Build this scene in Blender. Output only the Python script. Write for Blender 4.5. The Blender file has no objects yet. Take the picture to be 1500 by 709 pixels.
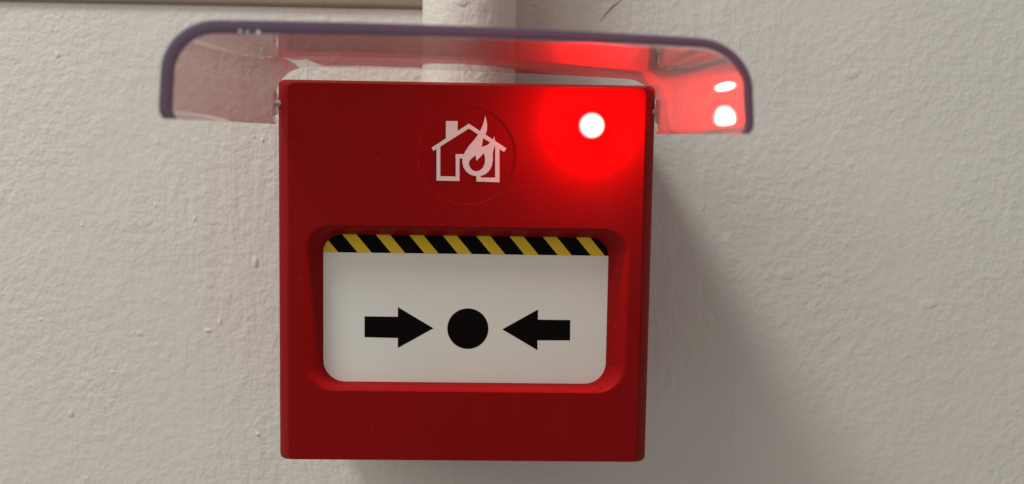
import bpy, bmesh, math, random
from mathutils import Vector, Matrix, noise
from mathutils.geometry import delaunay_2d_cdt

random.seed(7)
MM = 0.001
sc = bpy.context.scene
col = sc.collection

# ------------------------------------------------------------------ camera
# world: X right, Z up, Y into the wall; the front face of the unit is the plane Y = 0
FPX, PW, PH = 1600.0, 1500.0, 709.0
CAM = Vector((3.948, -263.35, 34.13)) * MM
YAW, PITCH, ROLL = 0.0276, -0.0979, -0.0161
RM = Matrix.Rotation(-YAW, 3, 'Z') @ Matrix.Rotation(PITCH, 3, 'X') @ Matrix.Rotation(ROLL, 3, 'Y')
RIGHT, FWD, UP = RM.col[0].copy(), RM.col[1].copy(), RM.col[2].copy()
cd = bpy.data.cameras.new('camera')
cd.sensor_width = 36.0
cd.lens = 36.0 * FPX / PW
cd.clip_start, cd.clip_end = 0.005, 20.0
cd.dof.use_dof = True
cd.dof.focus_distance = 0.262
cd.dof.aperture_fstop = 17.0
cam = bpy.data.objects.new('camera', cd)
col.objects.link(cam)
m3 = Matrix((RIGHT, UP, -FWD)).transposed()
cam.matrix_world = Matrix.Translation(CAM) @ m3.to_4x4()
sc.camera = cam

WALL_Y = 58 * MM


def at(px, py, y=0.0):
    """point on the plane Y = y (metres) seen at photo pixel (px, py)"""
    d = RIGHT * ((px - PW / 2) / FPX) - UP * ((py - PH / 2) / FPX) + FWD
    return CAM + d * ((y - CAM.y) / d.y)


# ------------------------------------------------------------------ light
w = bpy.data.worlds.new('World')
sc.world = w
w.use_nodes = True
w.node_tree.nodes['Background'].inputs[0].default_value = (1.0, 0.92, 0.83, 1)
w.node_tree.nodes['Background'].inputs[1].default_value = 0.28


def area(name, loc, target, size, power, color, shape='DISK'):
    l = bpy.data.lights.new(name, 'AREA')
    l.shape, l.size, l.energy, l.color = shape, size, power, color
    o = bpy.data.objects.new(name, l)
    col.objects.link(o)
    o.location = loc
    o.rotation_euler = (Vector(target) - Vector(loc)).to_track_quat('-Z', 'Y').to_euler()
    return o


# the room lamp, high up on the left and close to the wall: it rakes over the plaster
area('room_lamp', (-0.44, WALL_Y - 0.30, 0.80), (0, 0, 0), 0.20, 5.0, (1.0, 1.0, 0.93))
# added soft fill from upper left, not a room fitting; lifts the shade
area('fill_light', (-1.0, -0.80, 0.85), (-.1, 0, 0), 1.1, 7.6, (1.0, 0.955, 0.90), 'SQUARE')

sc.view_settings.view_transform = 'Standard'
sc.view_settings.look = 'None'
sc.view_settings.exposure = 0.0
sc.view_settings.gamma = 1.0
sc.cycles.caustics_reflective = False
sc.cycles.caustics_refractive = False
sc.cycles.max_bounces = 12
sc.cycles.transparent_max_bounces = 24


# ------------------------------------------------------------------ helpers
def tag(o, label=None, cat=None, group=None, kind=None):
    for k, v in (('label', label), ('category', cat), ('group', group), ('kind', kind)):
        if v:
            o[k] = v
    return o


def link(name, bm, mat, parent=None, smooth=True, angle=None):
    me = bpy.data.meshes.new(name)
    bm.normal_update()
    bm.to_mesh(me)
    bm.free()
    me.materials.append(mat)
    for p in me.polygons:
        p.use_smooth = smooth
    if angle is not None:
        me.set_sharp_from_angle(angle=math.radians(angle))
    o = bpy.data.objects.new(name, me)
    col.objects.link(o)
    if parent:
        o.parent = parent
        o.matrix_parent_inverse = Matrix.Translation(parent_world(parent)).inverted()
    return o


def parent_world(p):
    v = Vector((0, 0, 0))
    while p:
        v = v + Vector(p.location)
        if p.parent is None:
            break
        # parts keep location 0 and carry the inverse of the root
        v = v + p.matrix_parent_inverse.translation
        p = p.parent
    return v


def rrect(x0, x1, z0, z1, rs, n=8):
    """rounded rectangle, counter-clockwise seen from the front; rs = radii bl, br, tr, tl"""
    if not isinstance(rs, (tuple, list)):
        rs = (rs,) * 4
    pts = []
    for (cx, cz, a0, r) in ((x0 + rs[0], z0 + rs[0], 180, rs[0]), (x1 - rs[1], z0 + rs[1], 270, rs[1]),
                            (x1 - rs[2], z1 - rs[2], 0, rs[2]), (x0 + rs[3], z1 - rs[3], 90, rs[3])):
        for i in range(n + 1):
            a = math.radians(a0 + 90 * i / n)
            pts.append((cx + r * math.cos(a), cz + r * math.sin(a)))
    return pts


def circle(cx, cz, r, n=64):
    return [(cx + r * math.cos(2 * math.pi * i / n), cz + r * math.sin(2 * math.pi * i / n)) for i in range(n)]


def inside(p, poly):
    x, y = p
    c = False
    j = len(poly) - 1
    for i in range(len(poly)):
        xi, yi = poly[i]
        xj, yj = poly[j]
        if (yi > y) != (yj > y) and x < (xj - xi) * (y - yi) / (yj - yi) + xi:
            c = not c
        j = i
    return c


def region(polys, test):
    """triangles of the plane for which test(centroid) holds, cut along all polygon edges (units: mm)"""
    vs, es = [], []
    for p in polys:
        b = len(vs)
        vs += [Vector(q) for q in p]
        es += [(b + i, b + (i + 1) % len(p)) for i in range(len(p))]
    ov, _, of, *_r = delaunay_2d_cdt(vs, es, [], 0, 1e-5)
    keep = []
    for f in of:
        c = sum((ov[i] for i in f), Vector((0, 0))) / len(f)
        if test((c.x, c.y)):
            keep.append(f)
    return ov, keep


def flat_bm(ov, tris, y, thick=None):
    """a sheet at Y = y mm facing the camera, with skirts going back by thick mm"""
    bm = bmesh.new()
    used = {}
    for f in tris:
        idx = []
        for i in f:
            if i not in used:
                used[i] = bm.verts.new((ov[i].x * MM, y * MM, ov[i].y * MM))
            idx.append(used[i])
        try:
            fc = bm.faces.new(idx)
        except ValueError:
            continue
        fc.normal_update()
        if fc.normal.y > 0:
            fc.normal_flip()
    if thick:
        bed = [e for e in bm.edges if len(e.link_faces) == 1]
        mp = {}
        for e in bed:
            for v in e.verts:
                if v not in mp:
                    mp[v] = bm.verts.new((v.co.x, (y + thick) * MM, v.co.z))
        for e in bed:
            a, b = e.verts
            bm.faces.new((a, b, mp[b], mp[a]))
    return bm


def loft(bm, loops, close=True):
    """loops: lists of 3D points (mm) of equal length"""
    rows = [[bm.verts.new((p[0] * MM, p[1] * MM, p[2] * MM)) for p in lp] for lp in loops]
    n = len(rows[0])
    for a, b in zip(rows, rows[1:]):
        for i in range(n if close else n - 1):
            j = (i + 1) % n
            bm.faces.new((a[i], a[j], b[j], b[i]))
    return rows


def lerp2(A, B, t):
    return [(a[0] + (b[0] - a[0]) * t, a[1] + (b[1] - a[1]) * t) for a, b in zip(A, B)]


def at2(px, py, ymm=0.0):
    v = at(px, py, ymm * MM)
    return (v.x / MM, v.z / MM)


# ------------------------------------------------------------------ materials
def new_mat(name):
    m = bpy.data.materials.new(name)
    m.use_nodes = True
    nt = m.node_tree
    return m, nt, nt.nodes['Principled BSDF']


def N(nt, kind, **kw):
    n = nt.nodes.new(kind)
    for k, v in kw.items():
        setattr(n, k, v)
    return n


def setin(n, **kw):
    for k, v in kw.items():
        n.inputs[k.replace('_', ' ')].default_value = v


def plastic(name, color, rough=0.42, spec=0.3, var=0.08, bump=0.15, scale=900.0, dust=0.0):
    m, nt, p = new_mat(name)
    tc = N(nt, 'ShaderNodeTexCoord')
    n1 = N(nt, 'ShaderNodeTexNoise')
    setin(n1, Scale=60.0, Detail=6.0, Roughness=0.6)
    nt.links.new(tc.outputs['Object'], n1.inputs['Vector'])
    mx = N(nt, 'ShaderNodeMixRGB')
    c = Vector(color)
    mx.inputs[1].default_value = (*(c * (1 - var)), 1)
    mx.inputs[2].default_value = (*(c * (1 + var)), 1)
    nt.links.new(n1.outputs['Fac'], mx.inputs[0])
    last = mx.outputs[0]
    if dust:
        # fine dust specks and faint handling smears
        n3 = N(nt, 'ShaderNodeTexNoise')
        setin(n3, Scale=1100.0, Detail=1.0)
        nt.links.new(tc.outputs['Object'], n3.inputs['Vector'])
        n4 = N(nt, 'ShaderNodeTexNoise')
        setin(n4, Scale=45.0, Detail=5.0, Roughness=0.7, Distortion=1.2)
        nt.links.new(tc.outputs['Object'], n4.inputs['Vector'])
        d1 = N(nt, 'ShaderNodeMapRange')
        d1.inputs['From Min'].default_value = 0.73
        d1.inputs['From Max'].default_value = 0.80
        d1.inputs['To Max'].default_value = dust
        nt.links.new(n3.outputs['Fac'], d1.inputs['Value'])
        d2 = N(nt, 'ShaderNodeMapRange')
        d2.inputs['From Min'].default_value = 0.45
        d2.inputs['From Max'].default_value = 0.8
        d2.inputs['To Max'].default_value = dust * 0.10
        nt.links.new(n4.outputs['Fac'], d2.inputs['Value'])
        ad = N(nt, 'ShaderNodeMath', operation='ADD')
        nt.links.new(d1.outputs[0], ad.inputs[0])
        nt.links.new(d2.outputs[0], ad.inputs[1])
        dm = N(nt, 'ShaderNodeMixRGB')
        dm.inputs[2].default_value = (0.42, 0.30, 0.27, 1)
        nt.links.new(ad.outputs[0], dm.inputs[0])
        nt.links.new(last, dm.inputs[1])
        last = dm.outputs[0]
    nt.links.new(last, p.inputs['Base Color'])
    mr = N(nt, 'ShaderNodeMapRange')
    mr.inputs['To Min'].default_value = rough - 0.07
    mr.inputs['To Max'].default_value = rough + 0.07
    nt.links.new(n1.outputs['Fac'], mr.inputs['Value'])
    nt.links.new(mr.outputs[0], p.inputs['Roughness'])
    p.inputs['Specular IOR Level'].default_value = spec
    n2 = N(nt, 'ShaderNodeTexNoise')
    setin(n2, Scale=scale, Detail=3.0)
    nt.links.new(tc.outputs['Object'], n2.inputs['Vector'])
    b = N(nt, 'ShaderNodeBump')
    b.inputs['Strength'].default_value = bump
    b.inputs['Distance'].default_value = 0.0002
    nt.links.new(n2.outputs['Fac'], b.inputs['Height'])
    nt.links.new(b.outputs[0], p.inputs['Normal'])
    return m


M_RED = plastic('red_moulded_plastic', (0.25, 0.0036, 0.0050), 0.42, 0.085, 0.06, 0.22, 1400.0, dust=0.12)
M_DISC = plastic('red_disc_plastic', (0.245, 0.0034, 0.0050), 0.40, 0.085, 0.05, 0.05, 1400.0)
M_WHITE = plastic('white_printed_plate', (0.77, 0.80, 0.75), 0.5, 0.15, 0.02, 0.05, 500.0, dust=0.12)
M_EMB = plastic('emblem_print', (0.70, 0.75, 0.75), 0.5, 0.2, 0.03, 0.03)
M_BLACK = plastic('black_print', (0.003, 0.0018, 0.0018), 0.55, 0.07, 0.1, 0.03)
M_YEL = plastic('yellow_print', (0.74, 0.54, 0.035), 0.5, 0.2, 0.04, 0.03)
M_PIN = plastic('hinge_plastic', (0.5, 0.4, 0.4), 0.4, 0.3, 0.05, 0.05)
M_RIM = plastic('cover_cut_edge', (0.12, 0.122, 0.18), 0.4, 0.3, 0.12, 0.15, 400.0)


def soften(m, amount, col_):
    """let part of the light through: transparent and translucent share"""
    nt = m.node_tree
    p = nt.nodes['Principled BSDF']
    out = nt.nodes['Material Output']
    tr = N(nt, 'ShaderNodeBsdfTransparent')
    tr.inputs[0].default_value = (*col_, 1)
    tl = N(nt, 'ShaderNodeBsdfTranslucent')
    tl.inputs[0].default_value = (*col_, 1)
    a = N(nt, 'ShaderNodeMixShader')
    a.inputs[0].default_value = 0.55
    nt.links.new(tr.outputs[0], a.inputs[1])
    nt.links.new(tl.outputs[0], a.inputs[2])
    b = N(nt, 'ShaderNodeMixShader')
    b.inputs[0].default_value = amount
    nt.links.new(p.outputs[0], b.inputs[1])
    nt.links.new(a.outputs[0], b.inputs[2])
    nt.links.new(b.outputs[0], out.inputs['Surface'])


soften(M_RIM, 0.38, (0.50, 0.50, 0.66))


def clear_plastic():
    m = bpy.data.materials.new('clear_polycarbonate')
    m.use_nodes = True
    nt = m.node_tree
    nt.nodes.clear()
    out = N(nt, 'ShaderNodeOutputMaterial')
    geo = N(nt, 'ShaderNodeNewGeometry')
    tc = N(nt, 'ShaderNodeTexCoord')
    # slow moulding waves in the sheet
    wv = N(nt, 'ShaderNodeTexNoise')
    setin(wv, Scale=55.0, Detail=2.0, Roughness=0.45)
    nt.links.new(tc.outputs['Object'], wv.inputs['Vector'])
    b = N(nt, 'ShaderNodeBump')
    b.inputs['Strength'].default_value = 0.05
    b.inputs['Distance'].default_value = 0.0010
    nt.links.new(wv.outputs['Fac'], b.inputs['Height'])
    dot = N(nt, 'ShaderNodeVectorMath', operation='DOT_PRODUCT')
    nt.links.new(geo.outputs['Normal'], dot.inputs[0])
    nt.links.new(geo.outputs['Incoming'], dot.inputs[1])
    ab = N(nt, 'ShaderNodeMath', operation='ABSOLUTE')
    nt.links.new(dot.outputs['Value'], ab.inputs[0])
    om = N(nt, 'ShaderNodeMath', operation='SUBTRACT')
    om.inputs[0].default_value = 1.0
    nt.links.new(ab.outputs[0], om.inputs[1])
    pw = N(nt, 'ShaderNodeMath', operation='POWER')
    pw.inputs[1].default_value = 3.2
    nt.links.new(om.outputs[0], pw.inputs[0])
    ma = N(nt, 'ShaderNodeMath', operation='MULTIPLY_ADD')
    ma.inputs[1].default_value = 0.95
    ma.inputs[2].default_value = 0.05
    nt.links.new(pw.outputs[0], ma.inputs[0])
    # the mirror image comes from the air side of each face
    fr = N(nt, 'ShaderNodeMath', operation='SUBTRACT')
    fr.inputs[0].default_value = 1.0
    nt.links.new(geo.outputs['Backfacing'], fr.inputs[1])
    fm = N(nt, 'ShaderNodeMath', operation='MULTIPLY')
    nt.links.new(ma.outputs[0], fm.inputs[0])
    nt.links.new(fr.outputs[0], fm.inputs[1])
    tr = N(nt, 'ShaderNodeBsdfTransparent')
    tr.inputs[0].default_value = (0.96, 0.915, 0.92, 1)
    # smears and dust on the sheet scatter a little light
    sm = N(nt, 'ShaderNodeTexNoise')
    mp = N(nt, 'ShaderNodeMapping')
    mp.inputs['Scale'].default_value = (1.0, 0.25, 1.0)
    nt.links.new(tc.outputs['Object'], mp.inputs['Vector'])
    nt.links.new(mp.outputs[0], sm.inputs['Vector'])
    setin(sm, Scale=110.0, Detail=7.0, Roughness=0.65)
    mr = N(nt, 'ShaderNodeMapRange')
    mr.inputs['From Min'].default_value = 0.4
    mr.inputs['From Max'].default_value = 0.75
    mr.inputs['To Min'].default_value = 0.035
    mr.inputs['To Max'].default_value = 0.12
    nt.links.new(sm.outputs['Fac'], mr.inputs['Value'])
    df = N(nt, 'ShaderNodeBsdfDiffuse')
    df.inputs[0].default_value = (0.58, 0.50, 0.50, 1)
    tl = N(nt, 'ShaderNodeBsdfTranslucent')
    tl.inputs[0].default_value = (0.58, 0.50, 0.50, 1)
    hz = N(nt, 'ShaderNodeMixShader')
    hz.inputs[0].default_value = 0.3
    nt.links.new(df.outputs[0], hz.inputs[1])
    nt.links.new(tl.outputs[0], hz.inputs[2])
    body = N(nt, 'ShaderNodeMixShader')
    nt.links.new(mr.outputs[0], body.inputs[0])
    nt.links.new(tr.outputs[0], body.inputs[1])
    nt.links.new(hz.outputs[0], body.inputs[2])
    gl = N(nt, 'ShaderNodeBsdfGlossy')
    gl.inputs['Roughness'].default_value = 0.012
    nt.links.new(b.outputs[0], gl.inputs['Normal'])
    mix = N(nt, 'ShaderNodeMixShader')
    nt.links.new(fm.outputs[0], mix.inputs[0])
    nt.links.new(body.outputs[0], mix.inputs[1])
    nt.links.new(gl.outputs[0], mix.inputs[2])
    nt.links.new(mix.outputs[0], out.inputs['Surface'])
    return m


M_CLEAR = clear_plastic()


def led_mat():
    m = bpy.data.materials.new('lit_red_led')
    m.use_nodes = True
    nt = m.node_tree
    nt.nodes.clear()
    out = N(nt, 'ShaderNodeOutputMaterial')
    # hot white centre over the die, deep red towards the moulded edge of the lens
    tc = N(nt, 'ShaderNodeTexCoord')
    di = N(nt, 'ShaderNodeVectorMath', operation='DISTANCE')
    nt.links.new(tc.outputs['Object'], di.inputs[0])
    di.inputs[1].default_value = LED_C
    sc_ = N(nt, 'ShaderNodeMath', operation='MULTIPLY')
    sc_.inputs[1].default_value = 200.0
    nt.links.new(di.outputs['Value'], sc_.inputs[0])
    mx = N(nt, 'ShaderNodeValToRGB')
    els = mx.color_ramp.elements
    els[0].position, els[0].color = 0.0, (1.0, 0.0110, 0.0100, 1)
    els[1].position, els[1].color = 1.0, (0.26, 0.0, 0.00002, 1)
    for pos, c in ((0.42, (1.0, 0.0050, 0.0045, 1)), (0.52, (0.9, 0.0009, 0.0007, 1)), (0.59, (0.7, 0.00025, 0.0002, 1)), (0.66, (0.42, 0.00005, 0.00005, 1)), (0.72, (0.28, 0.0, 0.00002, 1))):
        e = els.new(pos)
        e.color = c
    nt.links.new(sc_.outputs[0], mx.inputs[0])
    em = N(nt, 'ShaderNodeEmission')
    nt.links.new(mx.outputs[0], em.inputs['Color'])
    em.inputs['Strength'].default_value = 2100.0
    nt.links.new(em.outputs[0], out.inputs['Surface'])
    return m


_l = at(866, 184)
LED_C = (_l.x, -0.0028, _l.z)
M_LED = led_mat()


def wall_mat(name, c0, c1, strokes=True, dist=0.00095):
    m, nt, p = new_mat(name)
    tc = N(nt, 'ShaderNodeTexCoord')
    P = tc.outputs['Object']

    def noise_n(scale, detail, rough, vec=P, dist_=0.0):
        n = N(nt, 'ShaderNodeTexNoise')
        setin(n, Scale=scale, Detail=detail, Roughness=rough, Distortion=dist_)
        nt.links.new(vec, n.inputs['Vector'])
        return n.outputs['Fac']

    def math_n(op, a, b, c=None):
        n = N(nt, 'ShaderNodeMath', operation=op)
        for i, v in enumerate((a, b, c)):
            if v is None:
                continue
            if isinstance(v, (int, float)):
                n.inputs[i].default_value = v
            else:
                nt.links.new(v, n.inputs[i])
        return n.outputs[0]

    big = noise_n(14.0, 3.0, 0.5)
    peel = noise_n(380.0, 3.0, 0.6, dist_=0.0)
    mid = noise_n(150.0, 3.0, 0.5, dist_=0.0)
    fine = noise_n(900.0, 2.0, 0.5)
    h = math_n('MULTIPLY', peel, 0.62)
    h = math_n('MULTIPLY_ADD', mid, 0.28, h)
    h = math_n('MULTIPLY_ADD', fine, 0.12, h)
    # the coat is thicker in some places than in others
    pm = N(nt, 'ShaderNodeMapRange')
    pm.inputs['From Min'].default_value = 0.35
    pm.inputs['From Max'].default_value = 0.65
    pm.inputs['To Min'].default_value = 0.6
    pm.inputs['To Max'].default_value = 1.3
    nt.links.new(noise_n(22.0, 4.0, 0.6), pm.inputs['Value'])
    h = math_n('MULTIPLY', h, pm.outputs[0])
    # raised specks of old paint
    lump = noise_n(120.0, 2.0, 0.5)
    mr = N(nt, 'ShaderNodeMapRange')
    mr.interpolation_type = 'SMOOTHSTEP'
    mr.inputs['From Min'].default_value = 0.66
    mr.inputs['From Max'].default_value = 0.76
    nt.links.new(lump, mr.inputs['Value'])
    h = math_n('MULTIPLY_ADD', mr.outputs[0], 0.25, h)
    if strokes:
        mp = N(nt, 'ShaderNodeMapping')
        mp.inputs['Scale'].default_value = (1.0, 1.0, 0.16)
        nt.links.new(P, mp.inputs['Vector'])
        st = noise_n(170.0, 4.0, 0.6, mp.outputs[0], 0.8)
        sx = N(nt, 'ShaderNodeSeparateXYZ')
        nt.links.new(P, sx.inputs[0])
        ax = math_n('ABSOLUTE', math_n('ADD', sx.outputs['X'], math_n('MULTIPLY_ADD', big, 0.05, -0.025)), 0)
        mk = N(nt, 'ShaderNodeMapRange')
        mk.interpolation_type = 'SMOOTHSTEP'
        mk.inputs['From Min'].default_value = 0.096
        mk.inputs['From Max'].default_value = 0.068
        nt.links.new(ax, mk.inputs['Value'])
        h = math_n('ADD', h, math_n('MULTIPLY', math_n('MULTIPLY', st, mk.outputs[0]), 0.75))
    b = N(nt, 'ShaderNodeBump')
    b.inputs['Strength'].default_value = 0.62
    b.inputs['Distance'].default_value = dist
    nt.links.new(h, b.inputs['Height'])
    nt.links.new(b.outputs[0], p.inputs['Normal'])
    mx = N(nt, 'ShaderNodeMixRGB')
    mx.inputs[1].default_value = (*c0, 1)
    mx.inputs[2].default_value = (*c1, 1)
    cf = noise_n(30.0, 6.0, 0.62)
    nt.links.new(cf, mx.inputs[0])
    nt.links.new(mx.outputs[0], p.inputs['Base Color'])
    p.inputs['Roughness'].default_value = 0.62
    p.inputs['Specular IOR Level'].default_value = 0.25
    return m


M_WALL = wall_mat('painted_plaster', (0.735, 0.725, 0.685), (0.79, 0.78, 0.74))
M_PIPE = wall_mat('painted_pipe', (0.70, 0.69, 0.65), (0.77, 0.76, 0.71), strokes=True, dist=0.0013)
M_TRIM = wall_mat('beige_trim_paint', (0.30, 0.255, 0.20), (0.36, 0.31, 0.245), strokes=False, dist=0.0004)
M_SCR = plastic('grey_scratch', (0.33, 0.30, 0.28), 0.7, 0.1)

# ------------------------------------------------------------------ the setting
WY = WALL_Y / MM
bm = bmesh.new()
bmesh.ops.create_cube(bm, size=1.0)
bmesh.ops.scale(bm, verts=bm.verts, vec=(1.6, 0.06, 1.3))
bmesh.ops.translate(bm, verts=bm.verts, vec=(0, WALL_Y + 0.03, 0))
wall = link('wall', bm, M_WALL, smooth=False)
tag(wall, 'off white painted plaster wall with a rough brushed coat', kind='structure')


def lump(px, py, rx, rz, hgt):
    """a dried blob of paint standing proud of the wall"""
    c = at(px, py, WALL_Y)
    bm = bmesh.new()
    n, rings = 14, 4
    rows = []
    for r in range(rings):
        t = r / rings
        row = []
        for i in range(n):
            a = 2 * math.pi * i / n
            k = 1 + 0.22 * noise.noise(Vector((px * .1 + math.cos(a), py * .1 + math.sin(a), t)))
            row.append(bm.verts.new((c.x + rx * MM * (1 - t) * k * math.cos(a), WALL_Y + 0.00005 - hgt * MM * math.sin(t * math.pi / 2),
                                     c.z + rz * MM * (1 - t) * k * math.sin(a))))
        rows.append(row)
    top = bm.verts.new((c.x, WALL_Y - hgt * MM, c.z))
    for a, b in zip(rows, rows[1:]):
        for i in range(n):
            bm.faces.new((a[i], a[(i + 1) % n], b[(i + 1) % n], b[i]))
    for i in range(n):
        bm.faces.new((rows[-1][i], rows[-1][(i + 1) % n], top))
    return link('paint_blob', bm, M_WALL, wall)


for a in ((374, 384, 1.6, 3.0, .9), (378, 636, 1.2, 1.0, .8), (385, 205, .9, 1.4, .6), (104, 606, 1.6, 2.2, .7), (305, 484, 2.2, 1.2, .6),
          (322, 470, 1.0, 2.4, .5), (60, 468, 1.4, 1.0, .5), (84, 80, 1.5, 1.8, .5), (372, 200, .8, 1.0, .5), (285, 320, 1.0, 1.6, .45),
          (165, 545, 1.4, 1.0, .45), (228, 300, 1.0, 1.3, .4), (120, 330, 1.2, 1.0, .4), (1306, 500, .7, .5, .35), (1240, 565, 1.6, 1.0, .35)):
    lump(a[0], a[1], a[2] * .7, a[3] * .7, a[4] * .5)

# hairline scratch above the cover
pts = [at(916, -6, WALL_Y), at(905, 4, WALL_Y), at(897, 10, WALL_Y), at(888, 20, WALL_Y), at(880, 31, WALL_Y)]
bm = bmesh.new()
prev = None
for i, p in enumerate(pts):
    wd = (0.10, 0.12, 0.26, 0.12, 0.05)[i] * MM
    a = bm.verts.new((p.x - wd, WALL_Y - 0.00012, p.z + wd * .5))
    b = bm.verts.new((p.x + wd, WALL_Y - 0.00012, p.z - wd * .5))
    if prev:
        bm.faces.new((prev[0], prev[1], b, a))
    prev = (a, b)
link('scratch', bm, M_SCR, wall, smooth=False)

# ------------------------------------------------------------------ trim strip along the top left
e0, e1 = at(0, 6, WALL_Y), at(618, 10, WALL_Y)
zb = (e0.z + e1.z) / 2
x1 = at(640, 6, WALL_Y).x
prof = [(0.2, 0.0), (-.5, 0.05), (-.9, 0.3), (-1.2, 0.8), (-1.3, 1.6), (-1.3, 33.0), (-1.1, 34.5), (-.6, 35.0), (0.2, 35.0)]
bm = bmesh.new()
loft(bm, [[(x, WY + y, zb / MM + z) for (y, z) in prof] for x in (-700, x1 / MM)])
for f in (0, 1):
    vs = [v for v in bm.verts if abs(v.co.x - (-0.7, x1)[f]) < 1e-6]
    bm.faces.new(vs)
bmesh.ops.recalc_face_normals(bm, faces=bm.faces)
tr = link('trim_strip', bm, M_TRIM, angle=30)
tag(tr, 'beige brown trim strip running along the wall above the cover', 'trim')

# ------------------------------------------------------------------ conduit entering the top of the box
cl, cr = at(618, 12, WALL_Y - .013), at(757, 12, WALL_Y - .013)
rad = (cr.x - cl.x) / 2 / MM * 0.985
ccx = (cl.x + cr.x) / 2 / MM
bm = bmesh.new()
loops = []
nseg = 48
for k in range(46):
    z = 30 + k * 12.0
    loops.append([(ccx + rad * (1 + .012 * noise.noise(Vector((math.cos(t) * 2, math.sin(t) * 2, z * .08)))) * math.cos(t),
                   WY - rad - 0.1 + rad * (1 + .012 * noise.noise(Vector((math.cos(t) * 2 + 9, math.sin(t) * 2, z * .08)))) * math.sin(t), z)
                  for t in [2 * math.pi * i / nseg for i in range(nseg)]])
loft(bm, loops)
bmesh.ops.recalc_face_normals(bm, faces=bm.faces)
co = link('conduit_pipe', bm, M_PIPE)
tag(co, 'white painted round conduit pipe coming down into the red box', 'pipe')

# ------------------------------------------------------------------ the call point
W2, H2 = 45.6, 46.15
root = bpy.data.objects.new('fire_call_point', None)
root.empty_display_size = 0.02
col.objects.link(root)
root.location = (0, WALL_Y, -H2 * MM)
tag(root, 'red manual fire alarm call point with lit red lamp and raised clear cover', 'fire alarm')
bpy.context.view_layer.update()

# recess and plate outlines taken from the photograph on their own planes
PY = 4.4
ol, orr = at2(442.5, 450)[0], at2(921, 450)[0]
ot, ob = at2(684, 332)[1], at2(684, 574.5)[1]
il, ir = at2(475, 450, PY)[0], at2(888, 450, PY)[0]
it, ib = at2(684, 346.5, PY)[1], at2(684, 560.0, PY)[1]
A = rrect(ol, orr, ob, ot, (7.5, 7.5, 6.5, 6.5), 10)
B = rrect(il, ir, ib, it, (5.2, 5.2, 4.6, 4.6), 10)

dcx, dcz = at2(684, 228)
drad = 71.5 / FPX * 263.5
lcx, lcz = at2(866, 184)
LR = 3.3

out0 = rrect(-W2, W2, -H2 - .75, H2 + .35, 1.5, 8)
out1 = rrect(-W2 + 3.0, W2 - 2.8, -H2 + 0.05, H2 - 0.5, 1.4, 8)

# front housing
bm = bmesh.new()
prof = [(0, 22.0, .6), (0, 4.6, 0), (0.01, 3.6, 0), (0.06, 2.9, 0), (0.16, 2.4, 0), (0.4, 1.6, 0), (0.7, 0.68, 0), (0.86, 0.22, 0), (0.95, 0.05, 0), (1.0, 0.0, 0)]
loops = []
for (t, y, dr) in prof:
    lp = lerp2(out0, out1, t)
    loops.append([(x * (1 - dr / W2), y, z * (1 - dr / H2)) for (x, z) in lp])
rows = loft(bm, loops)
# back of the front housing
bm.faces.new(list(reversed(rows[0])))
Cd = circle(dcx, dcz, drad, 96)
Cl = circle(lcx, lcz, LR + .25, 40)
# recess walls: rounded lip, slope, foot
loops = []
for i in range(15):
    t = i / 14
    # gentle lip at the start, straight slope, crisp foot
    d = 0.5 * t * t / 0.28 if t < 0.28 else 0.14 + (t - 0.28) * (1 - 0.14) / 0.72
    loops.append([(x, d * (PY + .25), z) for (x, z) in lerp2(A, B, min(1, t))])
loft(bm, loops)
# well of the emblem disc
loft(bm, [[(x, y, z) for (x, z) in circle(dcx, dcz, drad - k, 96)] for (k, y) in ((0, 0), (.05, .015), (.12, .09), (.14, .5))])
loft(bm, [[(x, y, z) for (x, z) in circle(lcx, lcz, LR + .25, 40)] for y in (0, 1.5)])
bmesh.ops.remove_doubles(bm, verts=bm.verts, dist=2e-6)
bmesh.ops.recalc_face_normals(bm, faces=bm.faces)
# the flat of the face keeps its own vertices, so that it shades flat
ov, tris = region([out1, A, Cd, Cl], lambda p: inside(p, out1) and not inside(p, A) and not inside(p, Cd) and not inside(p, Cl))
fb = flat_bm(ov, tris, 0.0)
me = bpy.data.meshes.new('tmp')
fb.to_mesh(me)
fb.free()
bm.from_mesh(me)
bpy.data.meshes.remove(me)
housing = link('front_housing', bm, M_RED, root, angle=38)

# back box against the wall
bm = bmesh.new()
bx = [(x * .985, z * .985) for (x, z) in rrect(-W2, W2, -H2, H2, 3.0, 8)]
loops = [[(x, y, z) for (x, z) in bx] for y in (21.5, 22.5, 40.0, WY + .3)]
rows = loft(bm, loops)
bm.faces.new(rows[-1])
bm.faces.new(list(reversed(rows[0])))
bmesh.ops.recalc_face_normals(bm, faces=bm.faces)
link('back_box', bm, M_RED, root, angle=38)

# ------------------------------------------------------------------ operating plate with its print
ov, tris = region([rrect(il - .6, ir + .6, ib - .6, it + .6, 4.8, 10)], lambda p: True)
plate = link('operating_plate', flat_bm(ov, tris, PY, 2.0), M_WHITE, root, smooth=False)


def printed(name, polys, mat, y, parent, test=None):
    if test is None:
        def test(p):
            return any(inside(p, q) for q in polys)
    ov, tris = region(polys, test)
    return link(name, flat_bm(ov, tris, y, .02), mat, parent, smooth=False)


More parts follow.
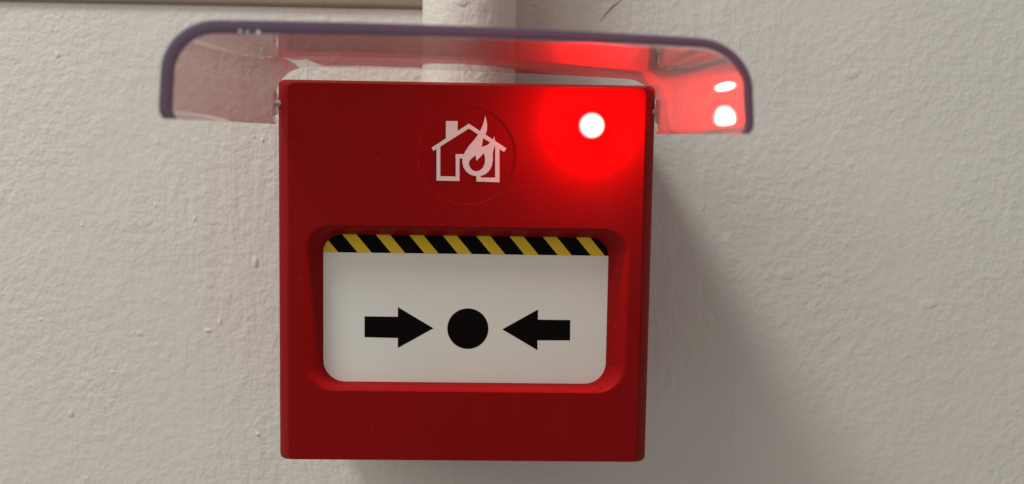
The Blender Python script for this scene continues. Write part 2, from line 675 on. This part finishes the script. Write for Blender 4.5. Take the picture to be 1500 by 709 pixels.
SB = rrect(il - .5, ir + .5, ib - .5, it + .5, 4.6, 10)
l0, l1 = at2(476, 368.5, PY), at2(888, 375.5, PY)
zs = (l0[1] + l1[1]) / 2
band = [(il - 2, zs), (ir + 2, zs), (ir + 2, it + 3), (il - 2, it + 3)]
printed('hazard_band', [SB, band], M_BLACK, PY - .04, plate, lambda p: inside(p, SB) and inside(p, band))
pxmm = (ir - il) / 413.0
topz = it
for k in range(-1, 8):
    xt = il + (502 - 475 + 48.6 * k) * pxmm
    wd = 20.5 * pxmm
    sl = 21.5 * pxmm / (topz - zs)
    hh = topz - zs + 1
    q = [(xt + sl * (topz - zs), zs), (xt + wd + sl * (topz - zs), zs), (xt + wd - sl, topz + 1), (xt - sl, topz + 1)]
    printed('yellow_stripe', [SB, q], M_YEL, PY - .08, plate, lambda p, q=q: inside(p, SB) and inside(p, q))

Za = lambda py0, py1: (at2(684, py0, PY)[1], at2(684, py1, PY)[1])
PA = [(534, 463.4), (582.8, 464.0), (582.8, 449.8), (634.8, 480.8), (582.8, 509.6), (582.8, 495.0), (534, 493.8)]
PB = [(835.3, 468.8), (787.9, 468.2), (787.9, 453.4), (735.8, 482.4), (787.2, 512.9), (787.2, 498.4), (835.0, 498.6)]
for pa in (PA, PB):
    printed('arrow', [[at2(x, y, PY) for (x, y) in pa]], M_BLACK, PY - .04, plate)
dc = at2(685.3, 481.4, PY)
printed('dot', [circle(dc[0], dc[1], 30.3 / FPX * 268.6, 64)], M_BLACK, PY - .04, plate)

# ------------------------------------------------------------------ emblem disc
ov, tris = region([circle(dcx, dcz, drad - .13, 96)], lambda p: True)
disc = link('emblem_disc', flat_bm(ov, tris, .05, .5), M_DISC, root, smooth=False)


def ez(poly):
    return [at2(620 + x / 4.729, 160 + y / 4.727, .16) for (x, y) in poly]


roof = ez([(58, 266), (316, 100), (576, 271), (559, 296), (317, 133), (71, 288)])
chim = ez([(157, 82), (238, 82), (238, 160), (157, 212)])
wl = ez([(92, 250), (118, 234), (118, 466), (92, 466)])
bl = ez([(92, 464), (251, 466), (251, 497), (92, 494)])
dl = ez([(225, 312), (251, 312), (251, 468), (225, 468)])
dt = ez([(224, 311), (310, 311), (310, 341), (224, 341)])
wr = ez([(498, 240), (528, 260), (528, 480), (498, 480)])
br = ez([(368, 455), (398, 455), (398, 473), (528, 474), (528, 506), (368, 500)])
flame = ez([(428, 44), (437, 75), (443, 112), (440, 148), (430, 182), (413, 208), (405, 262), (440, 250), (468, 228), (484, 208), (491, 187),
            (498, 218), (494, 255), (481, 305), (482, 350), (476, 388), (460, 422), (432, 449), (400, 462), (362, 463), (326, 453), (296, 430),
            (278, 400), (270, 366), (274, 330), (290, 294), (318, 252), (356, 208), (388, 164), (411, 114), (424, 72)])
hole = ez([(362, 318), (368, 358), (420, 304), (428, 338), (427, 372), (414, 404), (392, 424), (364, 431), (340, 422), (322, 400), (316, 374),
           (323, 352), (342, 336)])
whites = [roof, chim, wl, bl, dl, dt, wr, br, flame]
printed('house_and_flame_emblem', whites + [hole], M_EMB, .02, disc,
        lambda p: any(inside(p, q) for q in whites) and not inside(p, hole))

# ------------------------------------------------------------------ lit indicator lamp
bm = bmesh.new()
loops = [[(x, y, z) for (x, z) in circle(lcx, lcz, LR, 40)] for y in (1.4, 0.0, -1.5)]
for a in (18, 36, 54, 70, 82):
    r = LR * math.cos(math.radians(a))
    loops.append([(x, -1.5 - LR * .4 * math.sin(math.radians(a)), z) for (x, z) in circle(lcx, lcz, r, 40)])
rows = loft(bm, loops)
bm.faces.new(rows[-1])
bmesh.ops.recalc_face_normals(bm, faces=bm.faces)
link('indicator_lamp', bm, M_LED, root)

# ------------------------------------------------------------------ hinged clear cover, swung up
CW, ZT, ZB, CR, TH, LEN = 46.4, 50.9, 35.3, 8.6, 1.0, 90.3


def section(off, sag=0.0):
    """points (x, z) of the U section from left foot over the top to the right foot; off = inset, y = 0 hinge .. 1 front"""
    pts = []
    hw = CW - off
    zt = ZT - off
    r = CR - off
    rnd = max(r, .5)
    lean = 0.8

    def bow(x):
        return -0.75 * ((x + 12) / 46.0) ** 2
    zl = ZT - CR
    for i in range(10):
        t = i / 9
        z = ZB + (zl - ZB) * t
        pts.append((-hw - 0.5 * (1 - t) + lean * (1 - t) ** 10, z))
    for i in range(1, 15):
        a = math.radians(180 - 90 * i / 14)
        pts.append((-hw + rnd + rnd * math.cos(a), zl + rnd * math.sin(a)))
    n = 24
    for i in range(1, n):
        t = i / n
        pts.append((-hw + rnd + (2 * hw - 2 * rnd) * t, zl + rnd))
    for i in range(0, 15):
        a = math.radians(90 - 90 * i / 14)
        pts.append((hw - rnd + rnd * math.cos(a), zl + rnd * math.sin(a)))
    for i in range(1, 10):
        t = 1 - i / 9
        z = ZB + (zl - ZB) * t
        pts.append((hw + 0.5 * (1 - t) - lean * (1 - t) ** 10, z))
    zl_ = ZT - CR
    res = []
    for (x, z) in pts:
        k = min(1, max(0, (z - ZB) / (ZT - ZB)))
        # the sheet sags towards its right hand side and is turned a little
        res.append((x, z + bow(x) * k - x * 0.010 - sag * min(1, max(0, (z - zl_) / (CR - off)))))
    return res


def shell(y0, y1, steps, foot_round=0.0):
    bm = bmesh.new()
    loops = []
    for i in range(steps + 1):
        y = y0 + (y1 - y0) * i / steps
        o, n_ = section(0), section(TH, 0.8)
        ring = [(x, y, z) for (x, z) in o] + [(x, y, z) for (x, z) in reversed(n_)]
        if foot_round:
            # the lower rear corners of the side flaps are rounded off
            d = y0 - y
            if d < foot_round:
                lift = foot_round - math.sqrt(max(0, foot_round ** 2 - (foot_round - d) ** 2))
                ring = [(x, yy, max(z, ZB + lift - x * .010)) for (x, yy, z) in ring]
        loops.append(ring)
    rows = loft(bm, loops)
    n = len(rows[0])
    h = n // 2
    for r, rev in ((rows[0], 1), (rows[-1], 0)):
        for i in range(h - 1):
            q = (r[i], r[i + 1], r[n - 2 - i], r[n - 1 - i])
            bm.faces.new(tuple(reversed(q)) if rev else q)
    bmesh.ops.recalc_face_normals(bm, faces=bm.faces)
    return bm


cover = link('clear_cover', shell(-0.2, -LEN + .5, 60, 1.6), M_CLEAR, root, angle=40)
cover['label'] = 'clear plastic cover swung up above the box'


def rim_bm():
    bm = bmesh.new()
    o, mid = section(-.1), section(.7)
    # the cut edge is broader at its left end
    n_ = [(a[0] + (b[0] - a[0]) * (a[0] + 46) / 92, a[1] + (b[1] - a[1]) * (a[0] + 46) / 92) for a, b in zip(section(2.1), section(1.4))]
    loops = []
    for (k, y) in ((.1, -LEN + .9), (1.0, -LEN + .3), (.93, -LEN + .08), (.8, -LEN)):
        a = lerp2(mid, o, k)
        b = lerp2(mid, n_, k)
        loops.append([(x, y, z) for (x, z) in a] + [(x, y, z) for (x, z) in reversed(b)])
    rows = loft(bm, loops)
    n = len(rows[0])
    for r in (rows[0], rows[-1]):
        for i in range(n // 2 - 1):
            bm.faces.new((r[i], r[i + 1], r[n - 2 - i], r[n - 1 - i]))
    bmesh.ops.recalc_face_normals(bm, faces=bm.faces)
    return bm


link('cover_rim', rim_bm(), M_RIM, cover, angle=50)

# hinge pins at the rear of both side flaps
for s in (-1, 1):
    bm = bmesh.new()
    zc = 40.5 - s * .25
    xs = (44.2, 45.3, 46.3, 46.38)
    rs = (.7, .7, .7, .5)
    loops = [[(s * x, 2.6 + r * math.cos(2 * math.pi * i / 20), zc + r * math.sin(2 * math.pi * i / 20)) for i in range(20)] for x, r in zip(xs, rs)]
    rows = loft(bm, loops)
    bm.faces.new(rows[0])
    bm.faces.new(rows[-1])
    bmesh.ops.recalc_face_normals(bm, faces=bm.faces)
    link('hinge_pin', bm, M_PIN, cover, angle=40)
    # the arm that carries the flap back to the pin
    bm = bmesh.new()
    arm = [(-.6, 43.4), (2.6, 43.2), (4.6, 42.0), (5.0, 40.2), (4.2, 38.4), (2.4, 37.6), (-.6, 37.6)]
    x0, x1_ = 45.75, 46.4
    lo = [[(s * x, y, z - s * .25) for (y, z) in arm] for x in (x0, x1_)]
    rows = loft(bm, lo)
    bm.faces.new(rows[0])
    bm.faces.new(rows[-1])
    bmesh.ops.recalc_face_normals(bm, faces=bm.faces)
    link('hinge_arm', bm, M_CLEAR, cover, angle=40)

# small chips in the front edge of the cover
bmv = [(352, 46, .35), (363, 47, .28), (379, 47.5, .42)]
for (px, py, rr) in bmv:
    c = at(px, py, -LEN * MM)
    bm = bmesh.new()
    bmesh.ops.create_icosphere(bm, subdivisions=1, radius=1.0)
    for v in bm.verts:
        k = 1 + .35 * noise.noise(v.co * 2 + Vector((px, 0, 0)))
        v.co = Vector((c.x + v.co.x * rr * MM * k, -LEN * MM + v.co.y * .0001, c.z + v.co.z * rr * MM * .8 * k))
    link('edge_chip', bm, M_EMB, cover)
